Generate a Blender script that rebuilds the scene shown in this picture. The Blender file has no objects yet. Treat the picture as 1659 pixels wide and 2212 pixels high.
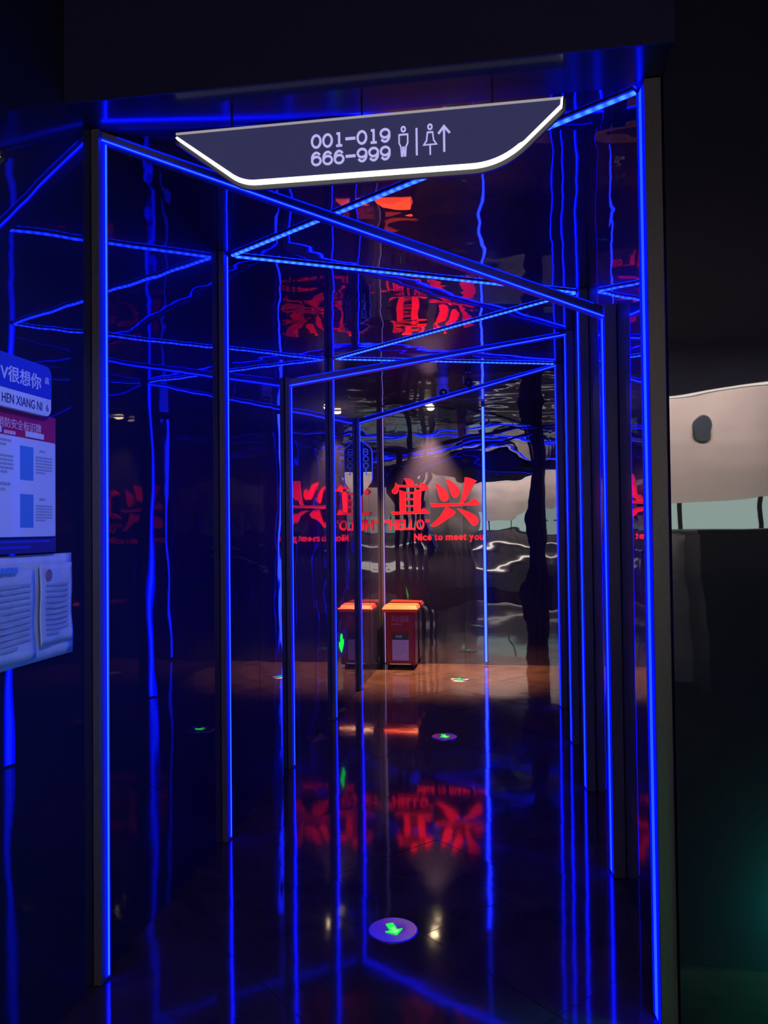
import bpy, bmesh, math, random
from mathutils import Vector, Matrix
random.seed(7)
SC = bpy.context.scene
COL = SC.collection

# ------------------------------------------------------------------ camera
EYE = 1.5
yaw, pitch, roll = math.radians(8.837), math.radians(1.198), math.radians(-0.645)
fw = Vector((-math.sin(yaw)*math.cos(pitch), math.cos(yaw)*math.cos(pitch), math.sin(pitch)))
rt = Vector((math.cos(yaw), math.sin(yaw), 0)); up = rt.cross(fw)
r2 = math.cos(roll)*rt + math.sin(roll)*up
u2 = -math.sin(roll)*rt + math.cos(roll)*up
cd = bpy.data.cameras.new('camera'); cam = bpy.data.objects.new('camera', cd); COL.objects.link(cam)
M = Matrix((r2, u2, -fw)).transposed().to_4x4(); M.translation = (0, 0, EYE)
cam.matrix_world = M
cd.sensor_fit = 'VERTICAL'; cd.sensor_height = 36; cd.lens = 1680/2212*36
cd.clip_start = 0.02; cd.clip_end = 100
SC.camera = cam

# ------------------------------------------------------------------ world, exposure
w = bpy.data.worlds.new('world'); SC.world = w; w.use_nodes = True
w.node_tree.nodes['Background'].inputs[0].default_value = (0, 0, 0, 1)
w.node_tree.nodes['Background'].inputs[1].default_value = 0
SC.view_settings.view_transform = 'Standard'; SC.view_settings.look = 'None'
SC.view_settings.exposure = 0.0; SC.view_settings.gamma = 1.0
SC.view_settings.use_curve_mapping = False
SC.cycles.max_bounces = 14; SC.cycles.glossy_bounces = 9; SC.cycles.diffuse_bounces = 3
SC.cycles.sample_clamp_indirect = 8.0
SC.cycles.caustics_reflective = True; SC.cycles.blur_glossy = 1.0
SC.cycles.use_denoising = True

LED_GAIN = 40.0          # blue radiance of the light strips
LOBBY_GAIN = 105.0         # watts of the lobby's ceiling light
SPOT_GAIN = 1900.0

def area_lamp(name, loc, rot, sx, sy, watts, col):
    d = bpy.data.lights.new(name, 'AREA'); d.shape = 'RECTANGLE'; d.size = sx; d.size_y = sy
    d.energy = watts; d.color = col
    o = bpy.data.objects.new(name, d); COL.objects.link(o); o.location = loc; o.rotation_euler = rot
    return o
# daylight-white lamps of the entrance hall behind the camera
area_lamp('hall_lamp', (0.9, -2.75, 3.2), (math.radians(-48), 0, 0), 4.0, 0.3, LOBBY_GAIN, (1.0, 0.93, 0.88)).data.spread = math.radians(90)

# added blue fill spot with no seen source, brightens the left wall notices
sd = bpy.data.lights.new('notice_fill_spot', 'SPOT'); sd.energy = 190; sd.color = (0.22, 0.27, 1.0); sd.spot_size = math.radians(34); sd.spot_blend = 0.7; sd.shadow_soft_size = 0.05
so_ = bpy.data.objects.new('notice_fill_spot', sd); COL.objects.link(so_); so_.location = (0.5, 0.6, 3.3)
so_.rotation_euler = (Vector((-1.37, 1.9, 1.55))-Vector((0.5, 0.6, 3.3))).to_track_quat('-Z', 'Y').to_euler()

# ------------------------------------------------------------------ materials
def nodemat(name):
    m = bpy.data.materials.new(name); m.use_nodes = True
    return m, m.node_tree, m.node_tree.nodes['Principled BSDF']
def pr(name, col, rough=0.5, metal=0.0, spec=0.5, emit=None, es=0.0, coat=0.0, noise=0.0, nscale=30.0, alpha=1.0, trans=0.0):
    m, t, b = nodemat(name)
    b.inputs['Base Color'].default_value = (*col, 1); b.inputs['Roughness'].default_value = rough
    b.inputs['Metallic'].default_value = metal; b.inputs['Specular IOR Level'].default_value = spec
    b.inputs['Coat Weight'].default_value = coat; b.inputs['Coat Roughness'].default_value = 0.05
    b.inputs['Alpha'].default_value = alpha; b.inputs['Transmission Weight'].default_value = trans
    if emit:
        b.inputs['Emission Color'].default_value = (*emit, 1); b.inputs['Emission Strength'].default_value = es
    if noise > 0:
        tc = t.nodes.new('ShaderNodeTexCoord'); n = t.nodes.new('ShaderNodeTexNoise'); n.inputs['Scale'].default_value = nscale
        n.inputs['Detail'].default_value = 5
        r = t.nodes.new('ShaderNodeValToRGB'); r.color_ramp.elements[0].position = 0.3; r.color_ramp.elements[1].position = 0.7
        r.color_ramp.elements[0].color = (*[c*(1-noise) for c in col], 1); r.color_ramp.elements[1].color = (*[min(1, c*(1+noise)) for c in col], 1)
        t.links.new(tc.outputs['Object'], n.inputs['Vector']); t.links.new(n.outputs['Fac'], r.inputs['Fac']); t.links.new(r.outputs['Color'], b.inputs['Base Color'])
    return m
def emis(name, col, s, beads=0.0):
    m = bpy.data.materials.new(name); m.use_nodes = True; t = m.node_tree
    t.nodes.clear(); o = t.nodes.new('ShaderNodeOutputMaterial'); e = t.nodes.new('ShaderNodeEmission')
    e.inputs[0].default_value = (*col, 1); e.inputs[1].default_value = s
    if beads:
        tc = t.nodes.new('ShaderNodeTexCoord'); wv = t.nodes.new('ShaderNodeTexWave'); wv.wave_type = 'BANDS'; wv.bands_direction = 'X'
        wv.inputs['Scale'].default_value = beads
        mp = t.nodes.new('ShaderNodeMapRange'); mp.inputs['To Min'].default_value = s*0.45; mp.inputs['To Max'].default_value = s*1.4
        t.links.new(tc.outputs['Object'], wv.inputs['Vector']); t.links.new(wv.outputs['Fac'], mp.inputs['Value']); t.links.new(mp.outputs['Result'], e.inputs[1])
    t.links.new(e.outputs[0], o.inputs[0])
    return m
def film(name, ior, waves, haze=0.1, hazecol=(0.012, 0.012, 0.03), rough=0.012, tint=(0.95, 0.95, 1.0)):
    """stretched black gloss film: a dark clear-coated surface whose face waves; waves = [(depth_m, (sx,sy,sz), seed)]"""
    m = bpy.data.materials.new(name); m.use_nodes = True; t = m.node_tree; t.nodes.clear()
    o = t.nodes.new('ShaderNodeOutputMaterial')
    g1 = t.nodes.new('ShaderNodeBsdfGlossy'); g1.inputs['Color'].default_value = (*tint, 1); g1.inputs['Roughness'].default_value = rough
    g2 = t.nodes.new('ShaderNodeBsdfGlossy'); g2.inputs['Color'].default_value = (*tint, 1); g2.inputs['Roughness'].default_value = 0.30
    df = t.nodes.new('ShaderNodeBsdfDiffuse'); df.inputs['Color'].default_value = (*hazecol, 1)
    mx = t.nodes.new('ShaderNodeMixShader'); mx.inputs[0].default_value = haze
    fr_ = t.nodes.new('ShaderNodeFresnel'); fr_.inputs['IOR'].default_value = ior
    ms = t.nodes.new('ShaderNodeMixShader')
    t.links.new(g1.outputs[0], mx.inputs[1]); t.links.new(g2.outputs[0], mx.inputs[2])
    t.links.new(fr_.outputs[0], ms.inputs[0]); t.links.new(df.outputs[0], ms.inputs[1]); t.links.new(mx.outputs[0], ms.inputs[2]); t.links.new(ms.outputs[0], o.inputs[0])
    tc = t.nodes.new('ShaderNodeTexCoord'); prev = None
    for d, sc, seed in waves:
        mp = t.nodes.new('ShaderNodeMapping'); mp.inputs['Scale'].default_value = sc; mp.inputs['Location'].default_value = (seed, seed*1.7, seed*0.6)
        n = t.nodes.new('ShaderNodeTexNoise'); n.inputs['Scale'].default_value = 1.0; n.inputs['Detail'].default_value = 1.0; n.inputs['Roughness'].default_value = 0.35
        bp = t.nodes.new('ShaderNodeBump'); bp.inputs['Strength'].default_value = 1.0; bp.inputs['Distance'].default_value = d
        t.links.new(tc.outputs['Object'], mp.inputs['Vector']); t.links.new(mp.outputs[0], n.inputs['Vector'])
        t.links.new(n.outputs['Fac'], bp.inputs['Height'])
        if prev: t.links.new(prev.outputs[0], bp.inputs['Normal'])
        prev = bp
    for q in (g1, g2, fr_):
        t.links.new(prev.outputs[0], q.inputs['Normal'])
    return m

MAT = {}
MAT['film_left'] = film('film_left', 1.75, [(0.0036, (1.9, 1.9, 1.2), 3.1), (0.0007, (5, 5, 3), 9.0)])
MAT['film_right'] = film('film_right', 1.75, [(0.0032, (1.8, 1.8, 1.4), 5.3), (0.0004, (5, 5, 4), 1.0)])
MAT['film_back'] = film('film_back', 2.3, [(0.0125, (1.3, 1.3, 1.5), 12.2), (0.0009, (3.5, 3.5, 6.0), 4.0)], haze=0.01)
MAT['film_front'] = film('film_front', 2.3, [(0.0100, (0.8, 0.8, 2.3), 7.7), (0.0005, (3, 3, 11), 2.0)], haze=0.05, hazecol=(0.012, 0.012, 0.040))
MAT['film_ceiling'] = film('film_ceiling', 1.8, [(0.0060, (2.6, 2.6, 2.6), 6.4), (0.0006, (5, 8, 5), 8.0)])
MAT['film_soffit'] = film('film_soffit', 1.3, [(0.0006, (2, 2, 2), 1.4)], haze=0.3, rough=0.11)
MAT['fascia'] = pr('dark_navy_fascia', (0.015, 0.015, 0.07), 0.6, spec=0.2)
MAT['post'] = pr('matte_grey_aluminium', (0.10, 0.098, 0.122), 0.45, 0.3, noise=0.12, nscale=90)
MAT['led'] = emis('blue_led', (0.0012, 0.0050, 1.0), LED_GAIN)
MAT['led_right'] = emis('blue_led_right', (0.0012, 0.0060, 1.0), LED_GAIN*0.45)
MAT['led_side_right'] = emis('blue_led_halo_right', (0.0, 0.0004, 1.0), LED_GAIN*0.3)  # same glowing halo border for the right-hand strips
MAT['led_side'] = emis('blue_led_halo', (0.0, 0.0004, 1.0), LED_GAIN*0.6)  # halo beside the strip cores, put in as glowing blue borders
MAT['led_beads'] = emis('blue_led_beads', (0.0015, 0.008, 1.0), LED_GAIN, beads=8.0)
MAT['led_dim'] = emis('blue_led_dim', (0.0, 0.003, 1.0), LED_GAIN*0.12)
MAT['led_bright'] = emis('blue_white_led', (0.004, 0.010, 1.0), LED_GAIN*1.0)
MAT['led_warm_tint'] = emis('blue_led_warm_tint', (0.42, 0.28, 1.0), 1.0)  # dim blue strip, warm light reflected on it put into the colour
MAT['channel'] = pr('dark_led_channel', (0.03, 0.03, 0.04), 0.4, 0.2)
MAT['black'] = pr('black_plastic', (0.012, 0.012, 0.014), 0.35)
MAT['sign_face'] = pr('smoked_edge_lit_acrylic', (0.03, 0.03, 0.06), 0.08, emit=(0.32, 0.33, 1.0), es=0.085, coat=0.3)
MAT['sign_edge'] = emis('white_edge_light', (1.0, 0.94, 0.9), 2.2)
MAT['sign_edge_top'] = emis('dim_edge_light', (0.75, 0.68, 0.72), 0.45)
MAT['sign_text'] = emis('engraved_light', (0.56, 0.53, 1.0), 0.85)
MAT['sign_text_core'] = pr('engraved_groove', (0.5, 0.5, 0.6), 0.4, emit=(0.45, 0.42, 0.9), es=0.5)
MAT['white'] = pr('white_print', (0.78, 0.78, 0.8), 0.45, coat=0.2)
MAT['paper'] = pr('white_paper', (0.62, 0.66, 0.68), 0.6, coat=0.5, noise=0.10, nscale=14)
MAT['sheet'] = pr('office_paper', (0.52, 0.58, 0.62), 0.7, noise=0.12, nscale=20)
MAT['blue_print'] = pr('royal_blue_print', (0.03, 0.06, 0.50), 0.4)
MAT['cyan_print'] = pr('pale_blue_print', (0.10, 0.30, 0.62), 0.45)
MAT['red_print'] = pr('crimson_print', (0.52, 0.02, 0.045), 0.4)
MAT['navy_print'] = pr('navy_print', (0.035, 0.03, 0.16), 0.4)
MAT['grey_print'] = pr('grey_ink', (0.38, 0.40, 0.46), 0.6)
MAT['pink_print'] = pr('pale_lettering', (0.85, 0.55, 0.6), 0.5)
MAT['ink'] = pr('dark_ink', (0.03, 0.03, 0.12), 0.5)
MAT['stamp'] = pr('red_stamp_ink', (0.45, 0.12, 0.12), 0.6)
MAT['red_letter'] = pr('lit_red_acrylic', (0.5, 0.005, 0.01), 0.2, spec=0.25, emit=(1.0, 0.004, 0.018), es=0.95, coat=0.1)
MAT['red_edge'] = emis('bright_red_rim', (1.0, 0.05, 0.06), 1.1)
MAT['red_word'] = pr('red_acrylic_word', (0.6, 0.015, 0.03), 0.2, spec=0.2, emit=(1.0, 0.008, 0.03), es=0.8)
MAT['box_red'] = pr('red_painted_steel', (0.30, 0.008, 0.02), 0.3, noise=0.1, nscale=12, coat=0.3)
MAT['lid'] = pr('orange_red_lid', (0.95, 0.10, 0.04), 0.3)
MAT['label_dark'] = pr('dark_green_label_header', (0.02, 0.06, 0.06), 0.4)
MAT['label'] = pr('lavender_white_label', (0.55, 0.5, 0.62), 0.5, noise=0.08, nscale=40)
MAT['box_text'] = pr('faded_pink_lettering', (0.50, 0.16, 0.26), 0.5)
MAT['green'] = emis('green_arrow_light', (0.01, 1.0, 0.06), 1.4)
MAT['green_core'] = emis('green_arrow_core', (0.10, 1.0, 0.12), 2.6)
MAT['green_bright'] = emis('green_exit_light', (0.0, 1.0, 0.28), 28.0)
MAT['steel'] = pr('brushed_steel', (0.62, 0.6, 0.64), 0.28, 1.0)
MAT['steel'].node_tree.nodes['Principled BSDF'].inputs['Anisotropic'].default_value = 0.7
MAT['grey_plastic'] = pr('pale_grey_plastic', (0.8, 0.76, 0.82), 0.4)
MAT['bulb'] = emis('warm_bulb', (1.0, 0.72, 0.38), 60.0)
MAT['beige'] = pr('beige_wall_paint', (0.52, 0.40, 0.35), 0.6, noise=0.06, nscale=3)
MAT['dark_wall'] = pr('dark_cladding', (0.002, 0.002, 0.007), 0.7, spec=0.05)
MAT['matte_sheet'] = pr('added_dark_sheet', (0.006, 0.007, 0.012), 0.9, spec=0.1, noise=0.3, nscale=60)  # for the unseen sheet added over the hall floor
MAT['counter'] = pr('dark_counter', (0.035, 0.045, 0.055), 0.35, noise=0.15, nscale=8)
MAT['brown'] = pr('brown_pillar', (0.62, 0.52, 0.46), 0.5, noise=0.2, nscale=6)
MAT['glow_glass'] = emis('pale_green_glass_light', (0.74, 0.97, 0.85), 2.3)
MAT['cove'] = emis('warm_white_cove', (1.0, 0.90, 0.78), 5.0)
MAT['glass_lens'] = pr('dark_lens', (0.01, 0.01, 0.015), 0.05, coat=1.0)
MAT['mirror_acrylic'] = film('mirror_acrylic', 3.2, [(0.0004, (2, 2, 2), 2.0)], haze=0.03)
MAT['blue_line'] = emis('blue_engraved_line', (0.03, 0.06, 1.0), 0.9)

def floor_mat():
    m, t, b = nodemat('polished_brown_tile')
    tc = t.nodes.new('ShaderNodeTexCoord'); n = t.nodes.new('ShaderNodeTexNoise'); n.inputs['Scale'].default_value = 3.0; n.inputs['Detail'].default_value = 8
    n.inputs['Distortion'].default_value = 1.5
    r = t.nodes.new('ShaderNodeValToRGB')
    r.color_ramp.elements[0].position = 0.3; r.color_ramp.elements[0].color = (0.045, 0.024, 0.018, 1)
    r.color_ramp.elements[1].position = 0.75; r.color_ramp.elements[1].color = (0.105, 0.055, 0.036, 1)
    t.links.new(tc.outputs['Object'], n.inputs['Vector']); t.links.new(n.outputs['Fac'], r.inputs['Fac']); t.links.new(r.outputs['Color'], b.inputs['Base Color'])
    b.inputs['Roughness'].default_value = 0.06; b.inputs['IOR'].default_value = 1.42
    n2 = t.nodes.new('ShaderNodeTexNoise'); n2.inputs['Scale'].default_value = 5.0
    bp = t.nodes.new('ShaderNodeBump'); bp.inputs['Distance'].default_value = 0.0004; bp.inputs['Strength'].default_value = 1
    t.links.new(tc.outputs['Object'], n2.inputs['Vector']); t.links.new(n2.outputs['Fac'], bp.inputs['Height']); t.links.new(bp.outputs[0], b.inputs['Normal'])
    return m
MAT['floor'] = floor_mat()
MAT['grout'] = pr('dark_grout', (0.012, 0.009, 0.008), 0.6)

# ------------------------------------------------------------------ helpers
def tag(o, label=None, cat=None, group=None, kind=None):
    if label: o['label'] = label
    if cat: o['category'] = cat
    if group: o['group'] = group
    if kind: o['kind'] = kind
    return o
def thing(name, label, cat, loc=(0, 0, 0), group=None):
    o = bpy.data.objects.new(name, None); COL.objects.link(o); o.location = loc
    o.empty_display_size = 0.1
    return tag(o, label, cat, group)
def obj(name, bm, mat, parent=None, smooth=False, bevel=0.0):
    me = bpy.data.meshes.new(name); bmesh.ops.recalc_face_normals(bm, faces=bm.faces[:]); bm.to_mesh(me); bm.free()
    for p in me.polygons: p.use_smooth = smooth
    mats = mat if isinstance(mat, (list, tuple)) else [mat]
    for k in mats: me.materials.append(MAT[k] if isinstance(k, str) else k)
    o = bpy.data.objects.new(name, me); COL.objects.link(o)
    if parent is not None:
        o.parent = parent
        loc = Vector((0, 0, 0)); q = parent
        while q is not None: loc += q.location; q = q.parent
        me.transform(Matrix.Translation(-loc))     # everything is modelled in room coordinates
    if bevel > 0:
        md = o.modifiers.new('bevel', 'BEVEL'); md.width = bevel; md.segments = 2; md.limit_method = 'ANGLE'
    return o
def NB(): return bmesh.new()
def box(bm, x0, x1, y0, y1, z0, z1, mat=0):
    vs = [bm.verts.new((x, y, z)) for x in (x0, x1) for y in (y0, y1) for z in (z0, z1)]
    for f in ((0, 1, 3, 2), (4, 6, 7, 5), (0, 4, 5, 1), (2, 3, 7, 6), (0, 2, 6, 4), (1, 5, 7, 3)):
        bm.faces.new([vs[i] for i in f]).material_index = mat
    return bm
def bar(bm, a, b, wd, ht, upv=(0, 0, 1), mat=0):
    """box beam from a to b, wd wide (horizontal), ht high, centred on the line"""
    a = Vector(a); b = Vector(b); d = (b-a).normalized(); s = d.cross(Vector(upv)).normalized(); n = s.cross(d)
    vs = []
    for p in (a, b):
        for i, j in ((-1, -1), (1, -1), (1, 1), (-1, 1)):
            vs.append(bm.verts.new(p + s*(wd/2*i) + n*(ht/2*j)))
    for f in ((0, 1, 2, 3), (4, 7, 6, 5), (0, 4, 5, 1), (1, 5, 6, 2), (2, 6, 7, 3), (3, 7, 4, 0)):
        bm.faces.new([vs[i] for i in f]).material_index = mat
    return bm
def cyl(bm, c, axis, r0, r1, h, n=32, mat=0, caps=True):
    ax = Vector(axis).normalized(); t = ax.orthogonal().normalized(); s = ax.cross(t); c = Vector(c)
    A = [bm.verts.new(c + t*(r0*math.cos(2*math.pi*i/n)) + s*(r0*math.sin(2*math.pi*i/n))) for i in range(n)]
    B = [bm.verts.new(c + ax*h + t*(r1*math.cos(2*math.pi*i/n)) + s*(r1*math.sin(2*math.pi*i/n))) for i in range(n)]
    for i in range(n): bm.faces.new((A[i], A[(i+1) % n], B[(i+1) % n], B[i])).material_index = mat
    if caps:
        bm.faces.new(A).material_index = mat; bm.faces.new(B[::-1]).material_index = mat
    return bm
def lathe(bm, c, axis, prof, n=32, mat=0):
    ax = Vector(axis).normalized(); t = ax.orthogonal().normalized(); s = ax.cross(t); c = Vector(c); rings = []
    for r, h in prof:
        rings.append([bm.verts.new(c + ax*h + t*(r*math.cos(2*math.pi*i/n)) + s*(r*math.sin(2*math.pi*i/n))) for i in range(n)])
    for A, B in zip(rings, rings[1:]):
        for i in range(n): bm.faces.new((A[i], A[(i+1) % n], B[(i+1) % n], B[i])).material_index = mat
    bm.faces.new(rings[0]); bm.faces.new(rings[-1][::-1])
    return bm
# 2-D frames: local (u right, v up, n toward the viewer)
def FR_FRONT(y): return lambda u, v, n: Vector((u, y-n, v))        # faces the camera (-Y)
def FR_LEFT(x): return lambda u, v, n: Vector((x+n, u, v))         # on the left wall, faces +X
def FR_FLOOR(z): return lambda u, v, n: Vector((u, v, z+n))
def prism(bm, fr, pts, n0, n1, mat=0):
    A = [bm.verts.new(fr(u, v, n0)) for u, v in pts]; B = [bm.verts.new(fr(u, v, n1)) for u, v in pts]; k = len(pts)
    for i in range(k): bm.faces.new((A[i], A[(i+1) % k], B[(i+1) % k], B[i])).material_index = mat
    bm.faces.new(A[::-1]).material_index = mat; bm.faces.new(B).material_index = mat
    return bm
def rrect(u0, u1, v0, v1, r, corners=(1, 1, 1, 1), n=6):
    out = []
    for (cu, cv, a0), on in zip(((u1-r, v1-r, 0), (u0+r, v1-r, 90), (u0+r, v0+r, 180), (u1-r, v0+r, 270)), corners):
        if on:
            for i in range(n+1):
                a = math.radians(a0 + 90*i/n); out.append((cu+r*math.cos(a), cv+r*math.sin(a)))
        else:
            a = math.radians(a0+45); out.append((cu + r*(1 if math.cos(a) > 0 else -1), cv + r*(1 if math.sin(a) > 0 else -1)))
    return out
def smooth_poly(pts, it=2):
    """corner-cutting that keeps sharp corners"""
    for _ in range(it):
        out = []; k = len(pts)
        for i in range(k):
            a, b, c = Vector(pts[i-1]), Vector(pts[i]), Vector(pts[(i+1) % k])
            ang = (b-a).angle(c-b) if (b-a).length > 1e-6 and (c-b).length > 1e-6 else 0
            if ang > 1.0: out.append(tuple(b))
            else: out += [tuple(b.lerp(a, .25)), tuple(b.lerp(c, .25))]
        pts = out
    return pts
def offset_poly(pts, d):
    """thin inset/outset of a closed outline"""
    k = len(pts); area = sum(pts[i-1][0]*pts[i][1]-pts[i][0]*pts[i-1][1] for i in range(k)); sg = 1 if area > 0 else -1
    out = []
    for i in range(k):
        a, b, c = Vector(pts[i-1]), Vector(pts[i]), Vector(pts[(i+1) % k])
        e1 = (b-a).normalized(); e2 = (c-b).normalized()
        n1 = Vector((e1.y, -e1.x))*sg; n2 = Vector((e2.y, -e2.x))*sg; m = (n1+n2)
        if m.length < 1e-4: m = n1
        m = m.normalized(); out.append(tuple(b + m*min(d/max(0.4, m.dot(n1)), d*2.2) if d > 0 else b + m*max(d/max(0.4, m.dot(n1)), d*2.2)))
    return out
def ring_prism(bm, fr, outer, inner, n0, n1, mat=0):
    k = len(outer); L = []
    for pts, n in ((outer, n0), (outer, n1), (inner, n1), (inner, n0)):
        L.append([bm.verts.new(fr(u, v, n)) for u, v in pts])
    for j in range(4):
        A, B = L[j], L[(j+1) % 4]
        for i in range(k): bm.faces.new((A[i], A[(i+1) % k], B[(i+1) % k], B[i])).material_index = mat
    return bm
def stroke(bm, fr, pts, wd, n0, n1, closed=False, mat=0):
    """ribbon of even width along a polyline"""
    k = len(pts); P = [Vector(p) for p in pts]; Lp, Rp = [], []
    for i in range(k):
        a = P[i-1] if (i > 0 or closed) else None; c = P[(i+1) % k] if (i < k-1 or closed) else None
        e = Vector((0, 0))
        if a is not None: e += (P[i]-a).normalized()
        if c is not None: e += (c-P[i]).normalized()
        e = e.normalized() if e.length > 1e-5 else Vector((1, 0))
        nrm = Vector((-e.y, e.x)); f = 1.0
        if a is not None and c is not None:
            f = min(1.6, 1/max(0.3, nrm.dot(Vector((-(c-P[i]).normalized().y, (c-P[i]).normalized().x)))))
        Lp.append(P[i]+nrm*(wd/2*f)); Rp.append(P[i]-nrm*(wd/2*f))
    q = [[bm.verts.new(fr(p.x, p.y, n)) for p in S] for S, n in ((Lp, n0), (Lp, n1), (Rp, n1), (Rp, n0))]
    seg = range(k if closed else k-1)
    for j in range(4):
        A, B = q[j], q[(j+1) % 4]
        for i in seg: bm.faces.new((A[i], A[(i+1) % k], B[(i+1) % k], B[i])).material_index = mat
    if not closed:
        bm.faces.new([q[j][0] for j in range(4)]).material_index = mat; bm.faces.new([q[j][-1] for j in (3, 2, 1, 0)]).material_index = mat
    return bm
def text_shapes(s, bold=0.0):
    cu = bpy.data.curves.new('t', 'FONT'); cu.body = s; cu.size = 1; cu.offset = bold; cu.resolution_u = 3
    o = bpy.data.objects.new('t', cu); COL.objects.link(o)
    dg = bpy.context.evaluated_depsgraph_get(); dg.update()
    me = bpy.data.meshes.new_from_object(o.evaluated_get(dg))
    bpy.data.objects.remove(o); bpy.data.curves.remove(cu)
    return me
def text(bm, fr, s, u0, u1, v0, v1, n0, n1, bold=0.0, mat=0):
    """lettering fitted into a rectangle, extruded from n0 to n1"""
    me = text_shapes(s, bold); 
    if not me.vertices: return bm
    xs = [v.co.x for v in me.vertices]; ys = [v.co.y for v in me.vertices]
    x0, x1, y0, y1 = min(xs), max(xs), min(ys), max(ys)
    T = lambda c, n: fr(u0+(c.x-x0)/(x1-x0)*(u1-u0), v0+(c.y-y0)/max(1e-6, (y1-y0))*(v1-v0), n)
    B = [bm.verts.new(T(v.co, n1)) for v in me.vertices]
    for p in me.polygons:
        try: bm.faces.new([B[i] for i in p.vertices]).material_index = mat
        except ValueError: pass
    if abs(n1-n0) > 1e-5:
        cnt = {}
        for p in me.polygons:
            for e in p.edge_keys: cnt[e] = cnt.get(e, 0)+1
        A = {}
        for (i, j), c in cnt.items():
            if c == 1:
                for q in (i, j):
                    if q not in A: A[q] = bm.verts.new(T(me.vertices[q].co, n0))
                try: bm.faces.new((B[i], B[j], A[j], A[i])).material_index = mat
                except ValueError: pass
    bpy.data.meshes.remove(me)
    return bm
def lines(bm, fr, u0, u1, v0, v1, nrows, n, fill=0.55, seed=0):
    """rows of broken print lines, too small to read"""
    rnd = random.Random(seed); hrow = (v1-v0)/nrows
    for i in range(nrows):
        v = v1-(i+0.5)*hrow; u = u0; end = u1 if i < nrows-1 else u0+(u1-u0)*0.6
        while u < end-0.002:
            L = min(end-u, rnd.uniform(0.008, 0.022)); prism(bm, fr, [(u, v-hrow*fill/2), (u+L, v-hrow*fill/2), (u+L, v+hrow*fill/2), (u, v+hrow*fill/2)], n, n+0.0004)
            u += L+0.002
    return bm
def R4(u0, u1, v0, v1): return [(u0, v0), (u1, v0), (u1, v1), (u0, v1)]

# ------------------------------------------------------------------ measures of the place
XL, XR = -1.331, 0.431            # light strips, left and right
WL, WR = -1.367, 0.489            # mirror film planes
YB = 8.60; YF = 2.43; CZ = 2.862; YREAR = -3.6; XH = 3.6; HZ = 3.4

# ------------------------------------------------------------------ floor of diagonal tiles
bm = NB(); S = 0.62; a45 = math.radians(-43)
ex = Vector((math.cos(a45), math.sin(a45))); ey = Vector((-ex.y, ex.x)); org = Vector((-0.314, 2.889))
box(bm, WL-0.15, XH+0.1, YREAR-0.1, YB+0.12, -0.08, -0.003, mat=1)
rnd = random.Random(3)
for i in range(-16, 17):
    for j in range(-16, 17):
        c = org + ex*(S*(i+0.5)) + ey*(S*(j+0.5))
        if not (WL-0.35 < c.x < XH+0.3 and YREAR-0.3 < c.y < YB+0.4): continue
        t1, t2 = rnd.uniform(-.0016, .0016), rnd.uniform(-.0016, .0016); vs = []
        for p, q in ((-1, -1), (1, -1), (1, 1), (-1, 1)):
            P = c + ex*(p*(S/2-0.0012)) + ey*(q*(S/2-0.0012))
            P.x = min(max(P.x, WL-0.14), XH+0.09); P.y = min(max(P.y, YREAR-0.09), YB+0.11)
            vs.append(bm.verts.new((P.x, P.y, p*t1*S/2+q*t2*S/2-0.0008)))
        try: bm.faces.new(vs)
        except ValueError: pass
box(bm, WL, XH, YREAR, 2.05, -0.002, 0.006, mat=2)  # unseen dark sheet, added so the panels mirror no bright hall floor
o = obj('floor', bm, ['floor', 'grout', 'matte_sheet']); tag(o, kind='structure')

# ------------------------------------------------------------------ mirror-film walls and ceiling made of panels
def panels(name, mat, edges, make, tilt, seed):
    bm = NB(); rnd = random.Random(seed)
    for a, b in zip(edges, edges[1:]):
        make(bm, a, b, rnd.uniform(-tilt, tilt), rnd.uniform(-tilt, tilt))
    o = obj(name, bm, mat); tag(o, kind='structure'); return o
def side_panel(xw, back):
    def f(bm, a, b, t1, t2):
        g = 0.0012; ya, yb = a+g, b-g; top = HZ if b < 2.45 else CZ; hw = (yb-ya)/2; vs = []
        for y, s in ((ya, -1), (yb, 1)):
            for z, q in ((0.0, -1), (top, 1)):
                vs.append(bm.verts.new((xw + s*t1*hw + q*t2*0.5, y, z)))
        for y in (ya, yb):
            for z in (0.0, top): vs.append(bm.verts.new((xw+back, y, z)))
        for k in ((0, 2, 3, 1), (4, 5, 7, 6), (0, 1, 5, 4), (2, 6, 7, 3), (0, 4, 6, 2), (1, 3, 7, 5)): bm.faces.new([vs[i] for i in k])
    return f
panels('wall_left', 'film_left', [YREAR, -2.4, -1.2, 0.0, 1.2, 2.44, 3.28, 3.63, 4.2, 4.79, 5.5, 6.03, 6.6, 7.15, 7.8, YB+0.03], side_panel(WL, -0.06), 0.0022, 5)
panels('wall_right', 'film_right', [YF+0.06, 3.47, 4.0, 4.6, 5.1, 5.57, 6.1, 6.65, 7.4, YB+0.03], side_panel(WR, 0.06), 0.0022, 8)
def back_panel(bm, a, b, t1, t2):
    g = 0.0012; xa, xb = a+g, b-g; hw = (xb-xa)/2; vs = []
    for x, s in ((xa, -1), (xb, 1)):
        for z, q in ((0.0, -1), (CZ, 1)): vs.append(bm.verts.new((x, YB+s*t1*hw+q*t2*.6, z)))
    for x in (xa, xb):
        for z in (0.0, CZ): vs.append(bm.verts.new((x, YB+0.06, z)))
    for k in ((0, 1, 3, 2), (4, 6, 7, 5), (0, 4, 5, 1), (2, 3, 7, 6), (0, 2, 6, 4), (1, 5, 7, 3)): bm.faces.new([vs[i] for i in k])
panels('wall_back', 'film_back', [WL-0.05, -0.455, -0.21, 0.32, WR+0.05], back_panel, 0.004, 2)
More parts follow.
